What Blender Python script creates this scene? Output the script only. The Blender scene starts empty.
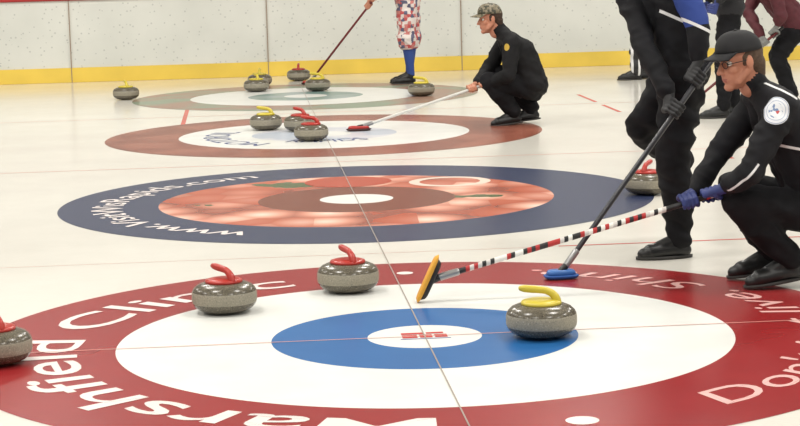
import bpy, bmesh, math, random
import numpy as np
from mathutils import Vector, Matrix, noise
random.seed(3)
SC=bpy.context.scene
COL=SC.collection
SC.view_settings.view_transform='Standard'
SC.view_settings.look='None'
SC.view_settings.exposure=0.0

# ------------------------------------------------------------------ materials
MATS={}
def sr(r,g,b):
    f=lambda c:(c/255/12.92 if c/255<=.04045 else ((c/255+.055)/1.055)**2.4)
    return (f(r),f(g),f(b),1)
def new_mat(name):
    m=bpy.data.materials.new(name);m.use_nodes=True
    nt=m.node_tree;b=nt.nodes['Principled BSDF']
    return m,nt,b
def mat(name,col,rough=.5,metal=0,spec=.5,var=.0,vscale=20,bump=0,bscale=60):
    if name in MATS:return MATS[name]
    m,nt,b=new_mat(name)
    b.inputs['Roughness'].default_value=rough;b.inputs['Metallic'].default_value=metal
    b.inputs['Specular IOR Level'].default_value=spec
    tc=nt.nodes.new('ShaderNodeTexCoord')
    n=nt.nodes.new('ShaderNodeTexNoise');n.inputs['Scale'].default_value=vscale;n.inputs['Detail'].default_value=4
    nt.links.new(tc.outputs['Object'],n.inputs['Vector'])
    r=nt.nodes.new('ShaderNodeValToRGB')
    c=Vector(col[:3])
    r.color_ramp.elements[0].position=.3;r.color_ramp.elements[1].position=.7
    r.color_ramp.elements[0].color=(*(c*(1-var)),1);r.color_ramp.elements[1].color=(*(c*(1+var)),1)
    nt.links.new(n.outputs['Fac'],r.inputs['Fac']);nt.links.new(r.outputs['Color'],b.inputs['Base Color'])
    if bump:
        n2=nt.nodes.new('ShaderNodeTexNoise');n2.inputs['Scale'].default_value=bscale
        nt.links.new(tc.outputs['Object'],n2.inputs['Vector'])
        bp=nt.nodes.new('ShaderNodeBump');bp.inputs['Strength'].default_value=bump;bp.inputs['Distance'].default_value=.01
        nt.links.new(n2.outputs['Fac'],bp.inputs['Height']);nt.links.new(bp.outputs['Normal'],b.inputs['Normal'])
    MATS[name]=m
    return m
def ramp(nt,stops,const=True):
    r=nt.nodes.new('ShaderNodeValToRGB')
    if const:r.color_ramp.interpolation='CONSTANT'
    e=r.color_ramp.elements
    e[0].position=stops[0][0];e[0].color=stops[0][1]
    e[1].position=stops[1][0];e[1].color=stops[1][1]
    for p,c in stops[2:]:
        x=e.new(p);x.color=c
    return r
def math_node(nt,op,a,b=None,c=None):
    n=nt.nodes.new('ShaderNodeMath');n.operation=op
    for i,v in enumerate((a,b,c)):
        if v is None:continue
        if isinstance(v,(int,float)):n.inputs[i].default_value=v
        else:nt.links.new(v,n.inputs[i])
    return n.outputs[0]
ICE_R,ICE_S=.26,.24
def ice_paint(name,col,var=.05,vs=3):
    return mat(name,col,rough=ICE_R,spec=ICE_S,var=var,vscale=vs)
def mixcol(nt,fac,a,b):
    n=nt.nodes.new('ShaderNodeMix');n.data_type='RGBA'
    nt.links.new(fac,n.inputs[0])
    for i,v in ((6,a),(7,b)):
        if isinstance(v,tuple):n.inputs[i].default_value=v
        else:nt.links.new(v,n.inputs[i])
    return n.outputs[2]

def ice_mat():
    m,nt,b=new_mat('pebbled_ice')
    tc=nt.nodes.new('ShaderNodeTexCoord')
    n=nt.nodes.new('ShaderNodeTexNoise');n.inputs['Scale'].default_value=.5;n.inputs['Detail'].default_value=8;n.inputs['Roughness'].default_value=.65
    nt.links.new(tc.outputs['Object'],n.inputs['Vector'])
    r=ramp(nt,[(.3,sr(215,211,202)),(.7,sr(232,229,220))],False)
    nt.links.new(n.outputs['Fac'],r.inputs['Fac']);nt.links.new(r.outputs['Color'],b.inputs['Base Color'])
    b.inputs['Roughness'].default_value=.15;b.inputs['Specular IOR Level'].default_value=.5
    n2=nt.nodes.new('ShaderNodeTexNoise');n2.inputs['Scale'].default_value=70
    nt.links.new(tc.outputs['Object'],n2.inputs['Vector'])
    bp=nt.nodes.new('ShaderNodeBump');bp.inputs['Strength'].default_value=.15;bp.inputs['Distance'].default_value=.003
    nt.links.new(n2.outputs['Fac'],bp.inputs['Height']);nt.links.new(bp.outputs['Normal'],b.inputs['Normal'])
    return m
def berries_mat():
    m,nt,b=new_mat('cranberry_graphic')
    tc=nt.nodes.new('ShaderNodeTexCoord')
    v=nt.nodes.new('ShaderNodeTexVoronoi');v.inputs['Scale'].default_value=3.3
    nt.links.new(tc.outputs['Object'],v.inputs['Vector'])
    r=ramp(nt,[(0,sr(242,214,198)),(.25,sr(228,180,160)),(.5,sr(204,134,112)),(.8,sr(146,78,62))],False)
    nt.links.new(v.outputs['Distance'],r.inputs['Fac'])
    # each berry gets its own tone
    sx=nt.nodes.new('ShaderNodeSeparateColor');nt.links.new(v.outputs['Color'],sx.inputs[0])
    tone=ramp(nt,[(0,(0,0,0,1)),(.62,(.45,.45,.45,1)),(.82,(.8,.8,.8,1))],True);nt.links.new(sx.outputs[0],tone.inputs['Fac'])
    c=mixcol(nt,tone.outputs['Color'],r.outputs['Color'],sr(176,84,58))
    n=nt.nodes.new('ShaderNodeTexNoise');n.inputs['Scale'].default_value=1.3;n.inputs['Detail'].default_value=4
    nt.links.new(tc.outputs['Object'],n.inputs['Vector'])
    r2=ramp(nt,[(.0,(0,0,0,1)),(.63,(1,1,1,1))],True)
    nt.links.new(n.outputs['Fac'],r2.inputs['Fac'])
    c=mixcol(nt,r2.outputs['Color'],c,sr(84,96,62))
    nt.links.new(c,b.inputs['Base Color'])
    b.inputs['Roughness'].default_value=ICE_R;b.inputs['Specular IOR Level'].default_value=ICE_S
    return m
def mottled(name,c1,c2,scale):
    m,nt,b=new_mat(name)
    tc=nt.nodes.new('ShaderNodeTexCoord')
    n=nt.nodes.new('ShaderNodeTexNoise');n.inputs['Scale'].default_value=scale
    nt.links.new(tc.outputs['Object'],n.inputs['Vector'])
    r=ramp(nt,[(.42,c1),(.58,c2)],False)
    nt.links.new(n.outputs['Fac'],r.inputs['Fac']);nt.links.new(r.outputs['Color'],b.inputs['Base Color'])
    b.inputs['Roughness'].default_value=ICE_R;b.inputs['Specular IOR Level'].default_value=ICE_S
    return m
def granite(name,base,dark,light,rough):
    m,nt,b=new_mat(name)
    tc=nt.nodes.new('ShaderNodeTexCoord')
    n=nt.nodes.new('ShaderNodeTexNoise');n.inputs['Scale'].default_value=170;n.inputs['Detail'].default_value=3
    nt.links.new(tc.outputs['Object'],n.inputs['Vector'])
    r=ramp(nt,[(.3,dark),(.45,base),(.58,base),(.72,light)],False)
    nt.links.new(n.outputs['Fac'],r.inputs['Fac']);nt.links.new(r.outputs['Color'],b.inputs['Base Color'])
    b.inputs['Roughness'].default_value=rough
    return m
def board_mat():
    m,nt,b=new_mat('rink_board_white')
    tc=nt.nodes.new('ShaderNodeTexCoord')
    n=nt.nodes.new('ShaderNodeTexNoise');n.inputs['Scale'].default_value=1.2;n.inputs['Detail'].default_value=5
    nt.links.new(tc.outputs['Object'],n.inputs['Vector'])
    r=ramp(nt,[(.3,sr(205,207,200)),(.7,sr(220,221,214))],False)
    nt.links.new(n.outputs['Fac'],r.inputs['Fac'])
    v=nt.nodes.new('ShaderNodeTexVoronoi');v.inputs['Scale'].default_value=16;v.inputs['Randomness'].default_value=1
    nt.links.new(tc.outputs['Object'],v.inputs['Vector'])
    sp=ramp(nt,[(0,(1,1,1,1)),(.17,(0,0,0,1))],True)
    nt.links.new(v.outputs['Distance'],sp.inputs['Fac'])
    k=math_node(nt,'MULTIPLY',sp.outputs['Color'],.35)
    c=mixcol(nt,k,r.outputs['Color'],sr(120,125,125))
    nt.links.new(c,b.inputs['Base Color']);b.inputs['Roughness'].default_value=.45
    return m
def jacket_mat(name,base,emblem=None,stripes=(),patches=()):
    """cloth with sewn crest, piping and coloured panels, located on the garment"""
    m,nt,b=new_mat(name)
    tc=nt.nodes.new('ShaderNodeTexCoord');P=tc.outputs['Object']
    n=nt.nodes.new('ShaderNodeTexNoise');n.inputs['Scale'].default_value=9
    nt.links.new(P,n.inputs['Vector'])
    bb=Vector(base[:3])
    r=ramp(nt,[(.3,(*(bb*.7),1)),(.7,(*(bb*1.3),1))],False);nt.links.new(n.outputs['Fac'],r.inputs['Fac'])
    col=r.outputs['Color']
    def dist(c):
        d=nt.nodes.new('ShaderNodeVectorMath');d.operation='DISTANCE'
        nt.links.new(P,d.inputs[0]);d.inputs[1].default_value=c
        return d.outputs['Value']
    def plane(c,nrm):
        s=nt.nodes.new('ShaderNodeVectorMath');s.operation='SUBTRACT';nt.links.new(P,s.inputs[0]);s.inputs[1].default_value=c
        d=nt.nodes.new('ShaderNodeVectorMath');d.operation='DOT_PRODUCT';nt.links.new(s.outputs[0],d.inputs[0]);d.inputs[1].default_value=nrm
        return d.outputs['Value']
    for c,rad,colr in patches:
        col=mixcol(nt,math_node(nt,'LESS_THAN',dist(c),rad),col,colr)
    for c,nrm,half,rad,colr in stripes:
        a=math_node(nt,'LESS_THAN',math_node(nt,'ABSOLUTE',plane(c,nrm)),half)
        a=math_node(nt,'MULTIPLY',a,math_node(nt,'LESS_THAN',dist(c),rad))
        col=mixcol(nt,a,col,colr)
    if emblem:
        d=dist(emblem[0]);R=emblem[1]
        v=nt.nodes.new('ShaderNodeTexVoronoi');v.inputs['Scale'].default_value=75;nt.links.new(P,v.inputs['Vector'])
        sx=nt.nodes.new('ShaderNodeSeparateColor');nt.links.new(v.outputs['Color'],sx.inputs[0])
        crest=ramp(nt,[(0,sr(225,228,232)),(.5,sr(120,140,175)),(.7,sr(190,90,90)),(.8,sr(215,220,226))]);nt.links.new(sx.outputs[0],crest.inputs['Fac'])
        for k,cc in ((1,sr(215,218,222)),(.95,sr(110,130,165)),(.91,sr(222,225,230)),(.72,sr(150,165,190)),(.68,sr(225,228,232)),(.55,crest.outputs['Color'])):
            col=mixcol(nt,math_node(nt,'LESS_THAN',d,R*k),col,cc)
    nt.links.new(col,b.inputs['Base Color']);b.inputs['Roughness'].default_value=.75;b.inputs['Specular IOR Level'].default_value=.25
    return m
def pattern_mat(name,cols,scale,axis='voronoi',periodic=False):
    m,nt,b=new_mat(name)
    tc=nt.nodes.new('ShaderNodeTexCoord')
    if axis=='voronoi':
        v=nt.nodes.new('ShaderNodeTexVoronoi');v.distance='MANHATTAN';v.inputs['Scale'].default_value=scale;v.inputs['Randomness'].default_value=.25
        nt.links.new(tc.outputs['Object'],v.inputs['Vector'])
        sx=nt.nodes.new('ShaderNodeSeparateColor');nt.links.new(v.outputs['Color'],sx.inputs[0]);f=sx.outputs[0]
    else:
        sx=nt.nodes.new('ShaderNodeSeparateXYZ');nt.links.new(tc.outputs['Object'],sx.inputs[0])
        q=math_node(nt,'MULTIPLY',sx.outputs[axis],scale)
        if periodic:f=math_node(nt,'FRACT',q)
        else:
            w=nt.nodes.new('ShaderNodeTexWhiteNoise');w.noise_dimensions='1D';nt.links.new(math_node(nt,'FLOOR',q),w.inputs['W']);f=w.outputs['Value']
    r=ramp(nt,[(i/len(cols),c) for i,c in enumerate(cols)],True)
    nt.links.new(f,r.inputs['Fac']);nt.links.new(r.outputs['Color'],b.inputs['Base Color']);b.inputs['Roughness'].default_value=.5
    return m

# ------------------------------------------------------------------ mesh helpers
def mkobj(name,verts,faces,mats,parent=None,smooth=True,idx=None):
    me=bpy.data.meshes.new(name);me.from_pydata([tuple(v) for v in verts],[],faces);me.update()
    return mkobj_me(name,me,mats,parent,smooth,idx)
def mkobj_me(name,me,mats,parent=None,smooth=True,idx=None):
    o=bpy.data.objects.new(name,me);COL.objects.link(o)
    for m in (mats if isinstance(mats,(list,tuple)) else [mats]):me.materials.append(m)
    if idx is not None:me.polygons.foreach_set('material_index',idx)
    me.polygons.foreach_set('use_smooth',[smooth]*len(me.polygons))
    if parent:
        o.parent=parent;o.matrix_parent_inverse=Matrix.Translation(parent.location).inverted()
    return o
def empty(name,loc=(0,0,0)):
    e=bpy.data.objects.new(name,None);COL.objects.link(e);e.location=loc;e.empty_display_size=.1
    return e
def frame(d):
    d=Vector(d).normalized();a=Vector((0,0,1)) if abs(d.z)<.9 else Vector((1,0,0))
    x=d.cross(a).normalized();return x,d.cross(x).normalized(),d
def box(name,lo,hi,m,parent=None,bev=0):
    bm=bmesh.new();bmesh.ops.create_cube(bm,size=1)
    lo=Vector(lo);hi=Vector(hi)
    for v in bm.verts:v.co=Vector([(lo[i]+hi[i])/2+v.co[i]*(hi[i]-lo[i]) for i in range(3)])
    if bev:bmesh.ops.bevel(bm,geom=bm.edges[:],offset=bev,segments=2,affect='EDGES')
    me=bpy.data.meshes.new(name);bm.to_mesh(me);bm.free()
    return mkobj_me(name,me,m,parent,False)
class Blob:
    def __init__(s):s.v=[];s.f=[];s.pr=[]
    def _loft(s,rings,p0,p1):
        b=len(s.v);n=len(rings[0])
        s.v.append(p0)
        for r in rings:s.v+=r
        s.v.append(p1);e=len(s.v)-1
        for j in range(n):
            k=(j+1)%n
            s.f.append((b,b+1+k,b+1+j))
            for i in range(len(rings)-1):
                a=b+1+i*n
                s.f.append((a+j,a+k,a+n+k,a+n+j))
            a=b+1+(len(rings)-1)*n
            s.f.append((a+j,a+k,e))
    def cap(s,p,r,q,r2,tag=0,n=16):
        p=Vector(p);q=Vector(q);x,y,d=frame(q-p);rings=[]
        for i in range(1,6):
            t=math.pi/2*i/5
            rings.append([p-d*r*math.cos(t)+(x*math.cos(a)+y*math.sin(a))*r*math.sin(t) for a in [2*math.pi*j/n for j in range(n)]])
        for i in range(0,5):
            t=math.pi/2*i/5
            rings.append([q+d*r2*math.sin(t)+(x*math.cos(a)+y*math.sin(a))*r2*math.cos(t) for a in [2*math.pi*j/n for j in range(n)]])
        s._loft(rings,p-d*r,q+d*r2)
        s.pr.append(('c',np.array(p),r,np.array(q),r2,tag))
    def ell(s,c,R,M=None,tag=0,n=18):
        c=Vector(c);M=M or Matrix.Identity(3);rings=[]
        for i in range(1,10):
            t=math.pi*i/10
            rings.append([c+M@Vector((R[0]*math.sin(t)*math.cos(a),R[1]*math.sin(t)*math.sin(a),-R[2]*math.cos(t))) for a in [2*math.pi*j/n for j in range(n)]])
        s._loft(rings,c+M@Vector((0,0,-R[2])),c+M@Vector((0,0,R[2])))
        s.pr.append(('e',np.array(c),np.array(R),np.array(M),0,tag))
    def tags(s,pts):
        best=np.full(len(pts),1e9);tg=np.zeros(len(pts),int)
        for k,a,b,c,d,tag in s.pr:
            if k=='c':
                ab=c-a;L=ab@ab+1e-12;t=np.clip((pts-a)@ab/L,0,1)
                D=np.linalg.norm(pts-a-t[:,None]*ab,axis=1)-(b+(d-b)*t)
            else:
                q=(pts-a)@c/b;D=(np.linalg.norm(q,axis=1)-1)*min(b)
            m=D<best;best[m]=D[m];tg[m]=tag
        return tg
    def build(s,name,mats,parent,voxel=.01,smooth=4,wr=None,flat=None):
        me=bpy.data.meshes.new('t');me.from_pydata([tuple(v) for v in s.v],[],s.f);me.update()
        o=bpy.data.objects.new('t',me);COL.objects.link(o)
        m=o.modifiers.new('r','REMESH');m.mode='VOXEL';m.voxel_size=voxel
        if smooth:
            m=o.modifiers.new('s','SMOOTH');m.iterations=smooth;m.factor=.5
        dg=bpy.context.evaluated_depsgraph_get();dg.update()
        me2=bpy.data.meshes.new_from_object(o.evaluated_get(dg))
        bpy.data.objects.remove(o);me2.name=name;me2.materials.clear()
        nv=len(me2.vertices);co=np.zeros(nv*3);me2.vertices.foreach_get('co',co);co=co.reshape(-1,3)
        if wr:
            no=np.zeros(nv*3);me2.vertices.foreach_get('normal',no);no=no.reshape(-1,3)
            tg=s.tags(co)
            for i in range(nv):
                a=wr.get(int(tg[i]),0)
                if a:
                    p=Vector(co[i]);q=Vector((p.x*5+p.z*2.5,p.y*5,p.z*9+p.x*4))
                    w=noise.noise(q)+.45*noise.noise(q*2.1+Vector((3,1,7)))
                    w=1-abs(w)*2.4
                    m_=.5+1.0*max(0,noise.noise(p*3.1)+.35)
                    w2=1-abs(noise.noise(Vector((p.x*11-p.z*9,p.y*11,p.z*17)))) *3
                    co[i]+=no[i]*a*(w*.75*m_+w2*.16)
        me2.vertices.foreach_set('co',co.reshape(-1));me2.update()
        fc=np.zeros(len(me2.polygons)*3);me2.polygons.foreach_get('center',fc)
        return mkobj_me(name,me2,mats,parent,True,s.tags(fc.reshape(-1,3)).tolist())

# ------------------------------------------------------------------ camera
YAW,PITCH,ROLL=.08063,.13535,-.02631
F=Vector((math.sin(YAW)*math.cos(PITCH),math.cos(YAW)*math.cos(PITCH),-math.sin(PITCH)))
R0=F.cross(Vector((0,0,1))).normalized();U0=R0.cross(F)
Rr=R0*math.cos(ROLL)+U0*math.sin(ROLL);Ur=-R0*math.sin(ROLL)+U0*math.cos(ROLL)
cam=bpy.data.cameras.new('camera');co_=bpy.data.objects.new('camera',cam);COL.objects.link(co_)
P0=Vector((-.69902,-7.59012,1.53669))
co_.matrix_world=Matrix(((Rr.x,Ur.x,-F.x,P0.x),(Rr.y,Ur.y,-F.y,P0.y),(Rr.z,Ur.z,-F.z,P0.z),(0,0,0,1)))
cam.lens=1948.09*36/800;cam.clip_end=200;SC.camera=co_
SP=4.37444;WY=16.6

# ------------------------------------------------------------------ arena
ICE=ice_mat()
box('floor',(-16,-11,-.1),(16,WY+3,0),ICE)
boards=empty('rink_boards',(0,WY,0))
WB=board_mat();YEL=mat('kick_yellow',sr(230,198,82),.45,var=.08,vscale=2);REDC=mat('cap_red',sr(175,45,45),.4)
SEAM=mat('seam_dark',sr(150,130,112),.6)
box('board_panel',(-16,WY,.17),(16,WY+.1,1.0),WB,boards)
box('kick_plate',(-16,WY-.015,0.0),(16,WY+.1,.18),YEL,boards,.004)
box('cap_rail',(-16,WY-.03,1.0),(16,WY+.14,1.05),REDC,boards,.01)
for i in range(-5,7):
    x=-.33+i*2.41
    box('seam_%d'%(i+5),(x-.005,WY-.02,0),(x+.005,WY+.0,1.0),SEAM,boards)
box('wall_back',(-16,WY+3,0),(16,WY+3.2,6.5),mat('arena_wall',sr(190,192,190),.8,var=.05,vscale=1))
box('ceiling',(-16,-11,6.5),(16,WY+3.2,6.6),mat('ceiling_panel',sr(200,200,196),.9,var=.04,vscale=1))

# lines frozen in the ice
LRED=ice_paint('line_red',sr(200,95,85));LDK=ice_paint('seam_line',sr(160,150,142));LPK=ice_paint('line_pink',sr(222,170,160))
def strip(name,x0,y0,x1,y1,m,z=.0009,par=None):
    return mkobj(name,[(x0,y0,z),(x1,y0,z),(x1,y1,z),(x0,y1,z)],[(0,1,2,3)],m,par,False)
lines=empty('ice_lines')
strip('divider_line',-14,2.17,.9,2.176,LPK,par=lines)
strip('divider_line',.9,2.165,14,2.19,LRED,par=lines)
strip('divider_line',-14,6.54,14,6.56,LPK,par=lines)
strip('divider_line',-14,10.93,14,10.95,LPK,par=lines)
for a,b in ((11.1,12.1),(9.9,10.75),(5.85,6.5)):
    strip('back_line',2.73,a,2.77,b,LRED,par=lines)
strip('back_line',-2.75,5.0,-2.72,5.4,LRED,par=lines)
strip('back_line',-1.24,9.9,-1.2,11.8,LRED,par=lines)

def ringmesh(name,r0,r1,cx,cy,m,z,par,n=160):
    v=[];f=[]
    for i in range(n):
        a=2*math.pi*i/n
        v+=[(cx+r1*math.cos(a),cy+r1*math.sin(a),z)]
    if r0<=0:
        return mkobj(name,v,[tuple(range(n))],m,par,False)
    for i in range(n):
        a=2*math.pi*i/n
        v+=[(cx+r0*math.cos(a),cy+r0*math.sin(a),z)]
    f=[(i,(i+1)%n,n+(i+1)%n,n+i) for i in range(n)]
    return mkobj(name,v,f,m,par,False)
def arctext(txt,cx,cy,Rb,a0,a1,cap,m,par,z=.002,off=.0,inward=False,shear=0):
    cu=bpy.data.curves.new('t','FONT');cu.body=txt;cu.size=1;cu.offset=off;cu.shear=shear;cu.resolution_u=4
    o=bpy.data.objects.new('t',cu);COL.objects.link(o)
    dg=bpy.context.evaluated_depsgraph_get();dg.update()
    me=bpy.data.meshes.new_from_object(o.evaluated_get(dg));bpy.data.objects.remove(o)
    me.calc_loop_triangles()
    src=[v.co.copy() for v in me.vertices]
    xs=[c.x for c in src];x0,x1=min(xs),max(xs)
    def warp(c):
        t=(c.x-x0)/(x1-x0);a=math.radians(a0+(a1-a0)*t);y=c.y*cap/.7
        r=Rb-y if inward else Rb+y
        return Vector((cx+r*math.cos(a),cy+r*math.sin(a),0))
    V=[];Fs=[]
    for i,tr in enumerate(me.loop_triangles):
        P=[warp(src[k]) for k in tr.vertices]
        n=(P[1]-P[0]).cross(P[2]-P[0])
        if abs(n.z)<1e-9:continue
        if n.z<0:P=P[::-1]
        zz=z+(i%11)*.00006
        b=len(V);V+=[Vector((p.x,p.y,zz)) for p in P];Fs.append((b,b+1,b+2))
    return mkobj('lettering',V,Fs,m,par,False)
WHT=ice_paint('ring_white',sr(221,222,218));TXT=ice_paint('text_white',sr(228,218,214));TXP=ice_paint('text_pink',sr(225,180,175))
h=empty('curling_house')
RED=ice_paint('ring_red',sr(142,38,40));BLU=ice_paint('ring_blue',sr(40,98,158))
ringmesh('ring_12ft',1.22,1.83,0,0,RED,.001,h);ringmesh('ring_8ft',.61,1.22,0,0,WHT,.001,h)
ringmesh('ring_4ft',.228,.61,0,0,BLU,.001,h);ringmesh('button',0,.228,0,0,WHT,.001,h)
arctext('Marshfield Clinic',0,0,1.37,266,110,.26,TXT,h,off=.006)
arctext("Don't just live. Shine.",0,0,1.62,-57,66,.19,TXP,h,inward=True,shear=.2)
for a,r in ((-76,.055),(88,.04)):
    ringmesh('dot',0,r,1.53*math.cos(math.radians(a)),1.53*math.sin(math.radians(a)),TXT,.002,h,32)
LG=ice_paint('logo_red',sr(190,60,60));LB=ice_paint('logo_blue',sr(60,80,150))
for x0,y0,x1,y1 in ((-.09,-.03,-.03,.03),(-.02,-.03,.03,.03),(.04,-.03,.09,.03),(-.09,.04,.0,.075),(.01,.045,.08,.075)):
    strip('logo_mark',x0,y0,x1,y1,LG,.002,h)
strip('logo_rule',-.1,-.055,.1,-.045,LB,.002,h)
h=empty('curling_house',(0,SP,0))
NAVY=ice_paint('ring_navy',sr(50,58,86));BR=ice_paint('ring_brown',sr(118,64,48))
ringmesh('ring_12ft',1.22,1.83,0,SP,NAVY,.001,h);ringmesh('ring_8ft',.61,1.22,0,SP,berries_mat(),.001,h)
ringmesh('ring_4ft',.228,.61,0,SP,BR,.001,h);ringmesh('button',0,.228,0,SP,WHT,.001,h)
arctext('www.VisitWisRapids.com',0,SP,1.44,243,114,.19,TXT,h,off=.008)
ringmesh('berry_circle',.0,.29,.0,SP+.9,ice_paint('berry_red',sr(172,72,50)),.002,h,48)
ringmesh('berry_ring',.2,.27,.66,SP+.72,ice_paint('cream',sr(225,205,190)),.002,h,48)
h=empty('curling_house',(0,2*SP,0))
ringmesh('ring_12ft',1.22,1.83,0,2*SP,mottled('ring_rust',sr(130,74,60),sr(150,92,76),2),.001,h)
ringmesh('ring_8ft',.61,1.22,0,2*SP,WHT,.001,h)
ringmesh('ring_4ft',.228,.61,0,2*SP,mottled('ring_frost',sr(185,193,205),sr(208,208,214),2),.001,h);ringmesh('button',0,.228,0,2*SP,WHT,.001,h)
arctext('MOTOROIL',0,2*SP,.8,235,150,.22,ice_paint('text_blue',sr(60,80,140)),h)
arctext('RAPIDS',0,2*SP,.7,-120,-60,.2,ice_paint('text_blue',sr(60,80,140)),h,inward=True)
h=empty('curling_house',(0,3*SP,0))
ringmesh('ring_12ft',1.22,1.83,0,3*SP,mottled('ring_olive',sr(150,120,105),sr(125,140,120),1.2),.001,h)
ringmesh('ring_8ft',.61,1.22,0,3*SP,WHT,.001,h)
ringmesh('ring_4ft',.228,.61,0,3*SP,mottled('ring_teal',sr(120,145,140),sr(150,165,165),2),.001,h);ringmesh('button',0,.228,0,3*SP,WHT,.001,h)
strip('tee_line',-.0028,-8,.0028,16,LDK,.0032,lines)
strip('centre_line',-1.9,-.004,3,.004,LPK,.003,lines)

# ------------------------------------------------------------------ stones
GR=granite('granite_polished',sr(90,84,71),sr(50,47,40),sr(148,140,122),.22)
GB=granite('granite_band',sr(142,136,120),sr(112,107,96),sr(172,166,150),.6)
HR=mat('handle_red',sr(170,42,32),.35);HY=mat('handle_yellow',sr(200,182,60),.35)
def stone(x,y,m,ang):
    Z=lambda z:z*1.16+.003
    e=empty('curling_stone',(x,y,0))
    prof=[(.0,.004),(.055,.004),(.062,.0),(.07,.002),(.1,.006),(.122,.015),(.136,.027),(.142,.038),(.1445,.047),(.1445,.070),(.142,.080),(.136,.090),(.122,.101),(.1,.109),(.075,.112),(0,.113)]
    n=64;v=[];f=[];idx=[]
    for r,z in prof:
        r*=.97
        v+=[(x+r*math.cos(2*math.pi*j/n),y+r*math.sin(2*math.pi*j/n),Z(z)) for j in range(n)]
    for i in range(len(prof)-1):
        for j in range(n):
            k=(j+1)%n;f.append((i*n+j,i*n+k,(i+1)*n+k,(i+1)*n+j));idx.append(1 if 7<=i<=9 else 0)
    o=mkobj('granite_body',v,f,[GR,GB],e,True,idx)
    prof=[(0,.110),(.079,.110),(.081,.116),(.077,.122),(.06,.126),(.03,.128),(0,.128)]
    v=[];f=[]
    for r,z in prof:v+=[(x+r*math.cos(2*math.pi*j/n),y+r*math.sin(2*math.pi*j/n),Z(z)) for j in range(n)]
    for i in range(len(prof)-1):
        for j in range(n):
            k=(j+1)%n;f.append((i*n+j,i*n+k,(i+1)*n+k,(i+1)*n+j))
    mkobj('handle_cap',v,f,m,e)
    c,s=math.cos(ang),math.sin(ang)
    P=[(-.062,.120,.018),(-.056,.135,.017),(-.042,.148,.0155),(-.02,.157,.0145),(.01,.160,.015),(.04,.162,.0155),(.065,.164,.015),(.078,.165,.012)]
    b=Blob()
    for (a,z,r),(a2,z2,r2) in zip(P,P[1:]):
        b.cap((x+a*c,y+a*s,Z(z)),r,(x+a2*c,y+a2*s,Z(z2)),r2)
    b.build('grip',[m],e,.004,3)
    return e
stone(-.796,.71,HR,math.radians(125));stone(-.24,1.1,HR,math.radians(110));stone(.455,-.10,HY,math.radians(170))
stone(-1.665,-.17,HR,math.radians(120));stone(1.77,4.1,HR,math.radians(60))
stone(-.48,9.3,HY,2.6);stone(-.19,9.08,HR,2.2);stone(-.13,8.2,HR,2.7)
stone(-1.91,13.45,HY,1.8);stone(-.51,14.0,HY,1.9);stone(-.46,14.9,HY,1.5);stone(.01,15.6,HR,1.5);stone(.16,13.8,HY,2.9);stone(1.19,12.6,HY,2.7)

# ------------------------------------------------------------------ brooms
SILV=mat('ferrule_grey',sr(150,150,150),.3,.6);BLK=mat('plastic_black',sr(22,22,24),.4)
def broom(top,foot,sm,hm,pm,axis,nrm,L=.2,grip=BLK,W=.075):
    top=Vector(top);foot=Vector(foot);e=empty('curling_broom',foot)
    d=(foot-top).normalized();Lh=(foot-top).length
    def tube(name,t0,t1,r,m):
        b=Blob();b.cap(top+d*t0,r,top+d*t1,r,n=20)
        mkobj(name,b.v,b.f,m,e)
    tube('shaft',0,Lh-.03,.0125,sm);tube('grip_end',-.01,.03,.0145,grip);tube('ferrule',Lh-.12,Lh-.045,.0165,SILV)
    n=Vector(nrm).normalized();a=Vector(axis);a=(a-n*a.dot(n)).normalized();w=n.cross(a)
    def slab(name,z0,z1,l,ww,m,taper=.85):
        v=[];N=32;f=[]
        for z,k in ((z0,.95),(z0+.003,1),(z1-.004,1*taper+.1),(z1,taper)):
            for j in range(N):
                t=2*math.pi*j/N;cc,ss=math.cos(t),math.sin(t)
                q=lambda c:math.copysign(abs(c)**.6,c)
                v.append(foot+a*q(cc)*l/2*k+w*q(ss)*ww/2*k+n*z)
        for i in range(3):
            for j in range(N):
                k=(j+1)%N;f.append((i*N+j,i*N+k,(i+1)*N+k,(i+1)*N+j))
        f.append(tuple(range(N-1,-1,-1)));f.append(tuple(range(3*N,4*N)))
        mkobj(name,v,f,m,e)
    slab('brush_pad',-.024,-.008,L,W,pm,1);slab('brush_head',-.008,.014,L*.93,W*.85,hm,.8)
    b=Blob();b.cap(foot+n*.005,.018,foot-d*.05,.015);mkobj('hinge_socket',b.v,b.f,BLK,e)
    return e
ALL_R=Vector((.99675,-.08054,0));ALL_A=Vector((.08054,.99675,0))
def loc(O,p):return Vector((O[0],O[1],0))+ALL_R*p[0]+ALL_A*p[1]+Vector((0,0,p[2]))

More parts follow.
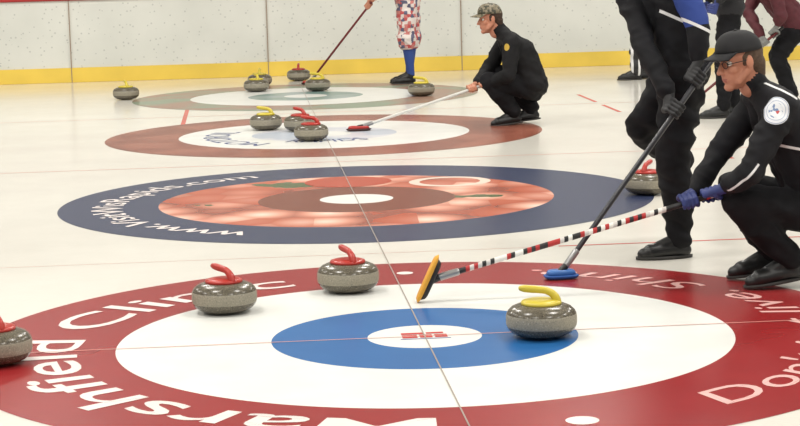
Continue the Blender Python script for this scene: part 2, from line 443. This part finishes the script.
# ------------------------------------------------------------------ people
SKIN=mat('skin',sr(184,124,98),.5,var=.06,vscale=30);LIP=mat('lip',sr(158,94,80),.5);EYEW=mat('eye_white',sr(215,210,200),.2);IRIS=mat('iris',sr(50,40,30),.2)
HAIR=mat('hair_brown',sr(60,42,30),.8,var=.3,vscale=80,bump=.5,bscale=150)
BLACK=mat('cloth_black',sr(20,20,23),.8,spec=.2,var=.3,vscale=9)
SHOE=mat('shoe_black',sr(18,18,19),.4,var=.2);SOLE=mat('sole',sr(45,43,41),.7)
def head(par,C,fwd,up,capm,vox=.004,glasses=False,hair=HAIR,brim=True,hairlen=.02):
    C=Vector(C);f=Vector(fwd).normalized();u=Vector(up);u=(u-f*u.dot(f)).normalized();s=u.cross(f)
    M=Matrix((f,s,u)).transposed()
    T=lambda x,y,z:C+M@Vector((x,y,z))
    b=Blob()
    b.ell(T(-.018,0,.035),(.097,.076,.09),M,0)
    b.ell(T(.028,0,-.04),(.062,.057,.078),M,0)
    b.ell(T(.064,0,-.098),(.025,.028,.02),M,0)
    b.cap(T(.04,.045,-.075),.018,T(-.01,.06,-.03),.02,0);b.cap(T(.04,-.045,-.075),.018,T(-.01,-.06,-.03),.02,0)
    b.cap(T(.082,0,.012),.008,T(.106,0,-.026),.011,0)
    b.ell(T(.094,.012,-.03),(.012,.008,.008),M,0);b.ell(T(.094,-.012,-.03),(.012,.008,.008),M,0)
    b.ell(T(.068,0,.03),(.018,.05,.011),M,0)
    b.ell(T(.052,.035,-.02),(.028,.026,.024),M,0);b.ell(T(.052,-.035,-.02),(.028,.026,.024),M,0)
    b.ell(T(.083,0,-.059),(.010,.021,.0055),M,1);b.ell(T(.081,0,-.069),(.010,.018,.006),M,1)
    for k in (1,-1):
        b.ell(T(-.008,k*.079,-.0),(.019,.008,.031),M,0)
    b.cap(T(-.03,0,-.06),.052,T(-.04,0,-.12),.052,0)
    b.build('head',[SKIN,LIP],par,vox,2)
    for k in (1,-1):
        e=Blob();e.ell(T(.064,k*.031,.008),(.0125,.0125,.0125),M);mkobj('eye',e.v,e.f,EYEW,par)
        e=Blob();e.ell(T(.0745,k*.032,.008),(.004,.0058,.0058),M);mkobj('iris',e.v,e.f,IRIS,par)
        e=Blob();e.cap(T(.084,k*.015,.03),.0035,T(.074,k*.048,.032),.003);mkobj('eyebrow',e.v,e.f,hair,par)
    b=Blob();b.ell(T(-.03,0,.03),(.094,.081,.085),M);b.cap(T(-.07,.03,-.02),.042,T(-.075,.025,-.05-hairlen),.032);b.cap(T(-.07,-.03,-.02),.042,T(-.075,-.025,-.05-hairlen),.032)
    b.cap(T(-.0,.073,.02),.012,T(.005,.073,-.005),.008);b.cap(T(-.0,-.073,.02),.012,T(.005,-.073,-.005),.008)
    b.build('hair',[hair],par,.006,2)
    if capm:
        v=[];fc=[];n=36;rows=9
        for i in range(rows):
            t=math.pi/2*i/(rows-1);rr=math.cos(t)**.75
            for j in range(n):
                a=2*math.pi*j/n
                v.append(T(-.012+.108*rr*math.cos(a),.088*rr*math.sin(a),.046+.09*math.sin(t)+.008*math.cos(a)*rr))
        for i in range(rows-1):
            for j in range(n):
                k=(j+1)%n;fc.append((i*n+j,i*n+k,(i+1)*n+k,(i+1)*n+j))
        o=mkobj('cap_crown',v,fc,capm,par);m=o.modifiers.new('s','SOLIDIFY');m.thickness=.004
        v=[];fc=[];n=15
        for i in range(6):
            q=i/5
            for j in range(n):
                a=-1.05+2.1*j/(n-1)
                bx=-.012+.108*math.cos(a);by=.088*math.sin(a)
                ex=bx+q*.068*math.cos(a*.9)**.6
                v.append(T(ex,by*(1-.08*q),.053-.010*q-3.0*(by*by)*q*.9))
        for i in range(5):
            for j in range(n-1):
                fc.append((i*n+j,i*n+j+1,(i+1)*n+j+1,(i+1)*n+j))
        o=mkobj('cap_brim',v,fc,capm,par);m=o.modifiers.new('s','SOLIDIFY');m.thickness=.004
        e=Blob();e.ell(T(-.012,0,.137),(.008,.008,.004),M);mkobj('cap_button',e.v,e.f,capm,par)
    if glasses:
        e=Blob()
        for k in (1,-1):
            pts=[T(.088,k*.032+.021*math.cos(t),.006+.015*math.sin(t)) for t in [2*math.pi*i/12 for i in range(13)]]
            for p,q in zip(pts,pts[1:]):e.cap(p,.002,q,.002,n=6)
            e.cap(T(.088,k*.053,.010),.0022,T(-.0,k*.083,.012),.0022,n=6)
        e.cap(T(.088,.011,.01),.002,T(.088,-.011,.01),.002,n=6)
        mkobj('glasses',e.v,e.f,BLK,par)
def hand(par,C,axis,wrist,m,vox=.003,rs=.013):
    """closed hand gripping a shaft (axis) at C, wrist given"""
    C=Vector(C);a=Vector(axis).normalized();W=Vector(wrist)
    d=W-C;d=(d-a*d.dot(a)).normalized();b=a.cross(d)
    if b.z<0:b=-b
    Bl=Blob();rf=.0095;RR=rs+rf+.001
    pt=lambda ang,off,R=RR:C+a*off+(d*math.cos(ang)+b*math.sin(ang))*R
    rad=math.radians
    for i,(ln,r) in enumerate(((.92,.0092),(1,.0098),(.95,.0095),(.8,.0083))):
        off=(1.5-i)*.0205
        K=C+a*off+d*.030+b*.024
        A=[rad(62),rad(62+62*ln),rad(62+125*ln),rad(62+175*ln)]
        pts=[K]+[pt(x,off*.97) for x in A]
        for p,q in zip(pts,pts[1:]):Bl.cap(p,r,q,r*.95,n=10)
        Bl.cap(K,.0115,C+d*.052+a*off*.9+b*.004,.014,n=10)
    Bl.cap(C+d*.05+a*.022,.017,C+d*.05-a*.026,.017);Bl.cap(C+d*.04,.018,W,.027)
    Bl.cap(C+d*.05+a*.02,.015,W,.024);Bl.cap(C+d*.05-a*.02,.015,W,.024)
    t0=C+d*.055+a*.012-b*.014;t1=C+d*.03+a*.036-b*.026;t2=pt(rad(-75),.040,RR+.001);t3=pt(rad(-130),.034,RR+.001)
    for p,q,r,r2 in ((t0,t1,.015,.012),(t1,t2,.012,.0108),(t2,t3,.0108,.009)):Bl.cap(p,r,q,r2,n=10)
    Bl.build('hand',[m],par,vox,1)
def shoe(par,ank,fwd,up=(0,0,1),ms=None,vox=.006,tilt=0):
    f=Vector(fwd).normalized();u=Vector(up);u=(u-f*u.dot(f)).normalized();s=u.cross(f)
    M=Matrix((f,s,u)).transposed();k=1.12
    O=Vector(ank)-M@Vector((-.045*k,0,.10))
    T=lambda x,y,z:O+M@Vector((x*k,y*k,z*k))
    b=Blob()
    b.cap(T(-.06,0,.036),.036,T(.0,0,.04),.04);b.cap(T(.0,0,.038),.041,T(.09,.006,.032),.042);b.cap(T(.09,.006,.028),.040,T(.125,.004,.024),.03)
    b.cap(T(-.05,0,.05),.038,T(-.042,0,.105),.042);b.cap(T(-.035,0,.085),.036,T(.05,0,.05),.034)
    o=b.build('shoe',[ms or SHOE],par,vox,2)
    me=o.data
    Mi=M.transposed()
    for v in me.vertices:
        q=Mi@(v.co-O)
        if q.z<.0+.004:q.z=.004;v.co=O+M@q
    V=[];N=28;F_=[]
    for z in (0.003,.007,.016):
        for j in range(N):
            t=2*math.pi*j/N;x=.03+.128*math.cos(t);w=.036+.012*max(0,math.cos(t-.2))-.004*math.cos(2*t)
            V.append(O+M@Vector((x*k,w*math.sin(t)*k,z)))
    for i in range(2):
        for j in range(N):
            q=(j+1)%N;F_.append((i*N+j,i*N+q,(i+1)*N+q,(i+1)*N+j))
    F_.append(tuple(range(N-1,-1,-1)));F_.append(tuple(range(2*N,3*N)))
    mkobj('sole',V,F_,SOLE,par)
def curler(O,J,jm,pm,gm,facing,capm=None,vox=.011,glasses=False,socks=None,feet=None,face=None,handvox=.004,hair=HAIR,cuffs=None,shm=None,pw=1.0,jw=1.0,hvox=.005):
    e=empty('curling_player',(O[0],O[1],0))
    L=lambda k:loc(O,J[k])
    P=L('pelvis');C=L('chest');N=L('neck');H=L('head')
    side=(L('shn')-L('shf')).normalized()
    hs=Vector(J.get('hipdir',(0,-1,0)));hs=(ALL_R*hs.x+ALL_A*hs.y).normalized()
    b=Blob();SK,JK,PT,SO=0,1,2,3
    b.cap(P+hs*.07,.112*pw,P-hs*.07,.112*pw,PT)
    j=jw
    for k in (1,0,-1):
        b.cap(P+hs*.055*k+(C-P)*.12,.128*j,C+side*.085*k,.118*j,JK)
    b.cap(P+hs*.07+(C-P)*.05,.125*j,P-hs*.07+(C-P)*.05,.125*j,JK)
    S1=L('shn');S2=L('shf')
    b.cap(C+side*.08,.115*j,(C+N)/2+side*.07+(N-C)*.1,.085,JK);b.cap(C-side*.08,.115*j,(C+N)/2-side*.07+(N-C)*.1,.085,JK)
    b.cap(S1,.066,N,.062,JK);b.cap(S2,.066,N,.062,JK);b.cap(S1,.068,C+side*.08,.095,JK);b.cap(S2,.068,C-side*.08,.095,JK)
    b.cap(N,.064,N+(H-N)*.35,.06,JK)
    b.cap(N,.05,H-(H-N)*.25,.05,SK)
    for s_,S in (('n',S1),('f',S2)):
        E=L('el'+s_);G,ax=J['grip_'+s_];G=Vector(G);W=G+(E-G).normalized()*.088
        J['w'+s_]=W
        m=(S+E)/2
        b.cap(S,.066*j,m,.060*j,JK);b.cap(m,.060*j,E,.052*j,JK);b.cap(E,.053*j,(E*.5+W*.5),.049*j,JK);b.cap((E*.5+W*.5),.049*j,W+(E-W).normalized()*.02,.036*j,JK)
        b.cap(W+(E-W)*.1,.028,W,.027,SK if gm is SKIN else JK)
    for s_,k in (('n',1),('f',-1)):
        Hh=P+hs*.085*k;K=L('kn'+s_);A=L('an'+s_)
        m=(Hh+K)/2
        b.cap(Hh,.102*pw,m,.09*pw,PT);b.cap(m,.09*pw,K,.07*pw,PT)
        if socks:
            b.cap(K,.085*pw,K+(A-K)*.12,.075*pw,PT)
            b.cap(K,.055,K+(A-K)*.35,.06,SO);b.cap(K+(A-K)*.35,.06,A,.042,SO)
        else:
            b.cap(K,.07*pw,K+(A-K)*.4,.068*pw,PT);b.cap(K+(A-K)*.4,.068*pw,A-(A-K).normalized()*.015,.058*pw,PT)
    b.build('body',[SKIN,jm,pm,socks or pm],e,vox,3,wr={1:.015,2:.018})
    face=face or facing
    hf=(ALL_R*face[0]+ALL_A*face[1]+Vector((0,0,face[2])))
    up=Vector((0,0,1))
    head(e,H,hf,up,capm,hvox,glasses,hair)
    for s_ in 'nf':
        G,ax=J['grip_'+s_]
        hand(e,G,ax,J['w'+s_],gm,handvox)
        ff=(feet or {}).get(s_,(facing[0],facing[1],0))
        shoe(e,L('an'+s_),ALL_R*ff[0]+ALL_A*ff[1]+Vector((0,0,ff[2])),ms=shm)
    return e

GLB=mat('glove_blue',sr(38,50,105),.6,var=.2);GLK=mat('glove_black',sr(28,28,30),.6);GLG=mat('glove_grey',sr(120,120,118),.6)
CAPK=mat('cap_black',sr(20,20,23),.8,var=.2)
CAMO=pattern_mat('camo_cloth',[sr(80,76,55),sr(115,106,85),sr(55,55,42),sr(130,120,100)],55)

# --- player crouching at right with broom
O=(1.65,.74)
top=loc(O,(-.25,0,.435));foot=Vector((.10,.74,.10))
broom(top,foot,pattern_mat('shaft_print',[sr(20,20,22),sr(225,222,215),sr(170,35,35),sr(30,30,32),sr(200,195,190)],55,0),
      mat('head_black',sr(30,28,26),.5),mat('pad_yellow',sr(215,155,50),.7),(.45,0,.88),(.88,0,-.42),L=.21,W=.07)
ax=(foot-top).normalized()
wj=sr(215,215,215)
JK7=jacket_mat('jacket_black_trim',sr(20,20,24),emblem=(tuple(loc(O,(-.05,-.175,.805))),.062),
   stripes=[(tuple(loc(O,(.1,-.05,.62))),(.2,0,1),.006,.16,wj),(tuple(loc(O,(-.19,-.17,.52))),(.75,.0,-.66),.005,.1,wj),
            (tuple(loc(O,(-.03,-.1,.895))),(.5,0,.86),.0045,.10,wj)])
curler(O,dict(pelvis=(.24,.1,.31),chest=(.05,.09,.69),neck=(-.07,.07,.87),head=(-.175,.03,1.005),shn=(-.01,-.1,.81),shf=(-.05,.26,.81),
   eln=(-.16,-.18,.54),elf=(-.24,.26,.56),knn=(-.19,-.02,.40),knf=(-.16,.27,.42),ann=(.05,0,.13),anf=(.02,.24,.13),
   grip_n=(top+ax*.06,-ax),grip_f=(top+ax*.155,-ax)),JK7,BLACK,GLB,(-1,-.1,0),CAPK,glasses=True,face=(-.9,-.38,-.2),
   feet=dict(n=(-1,-.1,-.12),f=(-1,0,-.12)),handvox=.003,vox=.009,hvox=.0035,hair=mat('hair_grey_brown',sr(80,62,48),.8,var=.3,vscale=80))

# --- standing sweeper
O=(1.36,1.67)
top=loc(O,(.2,-.22,1.0));foot=Vector((.75,1.20,.03))
broom(top,foot,mat('shaft_dark',sr(45,45,50),.3),mat('head_blue',sr(45,100,170),.4),mat('pad_blue',sr(30,80,150),.7),(1,.1,0),(0,0,1),L=.15,W=.09)
ax=(foot-top).normalized()
bj=sr(45,65,130)
JK3=jacket_mat('jacket_blue_yoke',sr(20,20,24),patches=[(tuple(loc(O,(.10,-.2,1.24))),.12,bj)],
   stripes=[(tuple(loc(O,(.08,-.2,1.15))),(.5,0,1),.008,.2,wj)])
curler(O,dict(pelvis=(.08,.08,.90),chest=(.0,.08,1.24),neck=(-.08,.06,1.45),head=(-.17,.04,1.6),shn=(.04,-.1,1.38),shf=(-.18,.2,1.36),
   eln=(.12,-.22,1.12),elf=(-.12,-.08,1.04),knn=(.02,-.02,.49),knf=(-.10,.2,.63),ann=(.06,0,.10),anf=(.14,.5,.42),
   grip_n=(top+ax*.15,-ax),grip_f=(top+ax*.33,-ax)),JK3,BLACK,GLK,(-1,0,-.2),CAPK,face=(-.8,-.3,-.5),
   feet=dict(n=(-1,-.15,0),f=(.3,.5,-.8)),handvox=.003,vox=.01,pw=1.06,jw=1.0)

# --- crouching player mid ice
O=(1.65,8.97)
top=loc(O,(-.2,0,.37));foot=Vector((.30,8.90,.03))
broom(top,foot,mat('shaft_white',sr(205,205,200),.3),mat('head_red',sr(170,40,35),.4),mat('pad_dark',sr(60,25,25),.7),(1,.1,0),(0,0,1),L=.2,W=.1)
ax=(foot-top).normalized()
JK2=jacket_mat('jacket_black_badge',sr(20,20,22),patches=[(tuple(loc(O,(-.08,-.18,.68))),.035,sr(190,160,70))])
curler(O,dict(pelvis=(.16,.1,.33),chest=(.05,.1,.62),neck=(-.08,.08,.78),head=(-.2,.06,.91),shn=(-.02,-.1,.71),shf=(-.06,.27,.71),
   eln=(-.05,-.16,.44),elf=(-.2,.24,.48),knn=(-.22,-.03,.38),knf=(-.12,.25,.42),ann=(.0,0,.11),anf=(.17,.2,.12),
   grip_n=(top+ax*.07,-ax),grip_f=(top+ax*.17,-ax)),JK2,BLACK,SKIN,(-1,-.1,0),CAMO,face=(-.95,-.25,-.12),
   feet=dict(n=(-1,-.1,-.1),f=(-1,0,-.1)),jw=1.08,pw=1.08)

# --- player in patterned knickers
O=(1.18,14.46)
top=loc(O,(-.27,0,1.04));foot=Vector((.12,14.9,.03))
broom(top,foot,mat('shaft_maroon',sr(110,35,40),.3),MATS['head_red'],MATS['pad_dark'],(1,.1,0),(0,0,1),L=.2,W=.1)
ax=(foot-top).normalized()
curler(O,dict(pelvis=(.05,.1,.95),chest=(-.08,.1,1.28),neck=(-.18,.1,1.46),head=(-.27,.1,1.61),shn=(-.1,-.08,1.38),shf=(-.14,.28,1.38),
   eln=(-.2,-.14,1.12),elf=(-.33,.25,1.15),knn=(.03,.0,.52),knf=(.09,.2,.52),ann=(.07,0,.10),anf=(.05,.2,.10),
   grip_n=(top+ax*.08,-ax),grip_f=(top+ax*.2,-ax)),mat('jacket_red',sr(150,40,40),.8),
   pattern_mat('argyle_cloth',[sr(185,80,80),sr(215,205,200),sr(195,120,115),sr(90,90,115),sr(220,210,205)],26),SKIN,(-1,0,-.1),CAPK,
   socks=mat('sock_blue',sr(45,70,135),.8),face=(-.9,-.2,-.4),pw=1.25)

# --- player standing behind sheet three
O=(3.46,8.97)
ha=(ALL_R*.2+Vector((0,0,1))).normalized()
curler(O,dict(pelvis=(.08,.1,.93),chest=(.05,.1,1.26),neck=(.02,.1,1.48),head=(-.02,.08,1.66),shn=(.05,-.1,1.40),shf=(.05,.3,1.40),
   eln=(.07,-.17,1.13),elf=(.05,.33,1.13),knn=(.02,.0,.5),knf=(.12,.2,.5),ann=(.02,0,.10),anf=(.14,.2,.10),
   grip_n=(loc(O,(-.12,-.12,.95)),ha),grip_f=(loc(O,(-.12,.28,.95)),ha)),mat('jacket_plain',sr(26,26,30),.8),BLACK,GLB,(-1,-.1,0),CAPK)

# --- player in striped trousers
O=(3.74,13.93)
STR=pattern_mat('striped_cloth',[sr(25,25,28),sr(25,25,28),sr(215,215,215)],13,0,True)
curler(O,dict(pelvis=(.08,.1,.93),chest=(.02,.1,1.26),neck=(-.04,.1,1.48),head=(-.1,.08,1.66),shn=(-.0,-.1,1.40),shf=(.0,.3,1.40),
   eln=(-.28,-.14,1.18),elf=(.05,.33,1.13),knn=(.0,.0,.5),knf=(.14,.15,.5),ann=(-.0,0,.10),anf=(.16,.15,.10),
   grip_n=(loc(O,(-.55,-.1,1.0)),ha),grip_f=(loc(O,(-.08,.28,.95)),ha)),mat('jacket_plain',sr(28,28,32),.8),STR,SKIN,(-1,-.1,0),CAPK,pw=1.1)

# --- player in maroon jacket
O=(4.33,9.9)
top=loc(O,(-.1,-.12,.72));foot=loc(O,(-.95,-.05,.03))
broom(top,foot,MATS['shaft_maroon'],MATS['head_red'],MATS['pad_dark'],(1,.1,0),(0,0,1))
ax=(foot-top).normalized()
curler(O,dict(pelvis=(.08,.1,.74),chest=(-.14,.1,1.02),neck=(-.27,.1,1.18),head=(-.39,.1,1.3),shn=(-.18,-.1,1.12),shf=(-.18,.3,1.12),
   eln=(-.12,-.2,.85),elf=(-.35,.2,.88),knn=(-.12,.0,.45),knf=(-.08,.22,.45),ann=(.02,0,.10),anf=(.06,.22,.10),
   grip_n=(top+ax*.08,-ax),grip_f=(top+ax*.2,-ax)),mat('jacket_maroon',sr(80,30,38),.8,var=.2),BLACK,GLG,(-1,0,-.2),CAPK)

# ------------------------------------------------------------------ lights
w=bpy.data.worlds.new('arena_ambient');SC.world=w;w.use_nodes=True
w.node_tree.nodes['Background'].inputs[0].default_value=(1,.98,.945,1);w.node_tree.nodes['Background'].inputs[1].default_value=.38
LAMP=mat('lamp_housing',sr(90,90,90),.6)
for ix,x in enumerate((-9,-3,3,9)):
    for y in (-6,0,6,12):
        e=empty('ceiling_lamp',(x,y,6.3))
        box('housing',(x-.7,y-.7,6.3),(x+.7,y+.7,6.48),LAMP,e,.02)
        l=bpy.data.lights.new('lamp','AREA');l.shape='SQUARE';l.size=1.3;l.energy=198;l.color=(1,.97,.92)
        o=bpy.data.objects.new('lamp_panel',l);COL.objects.link(o);o.parent=e;o.location=(0,0,-.02)
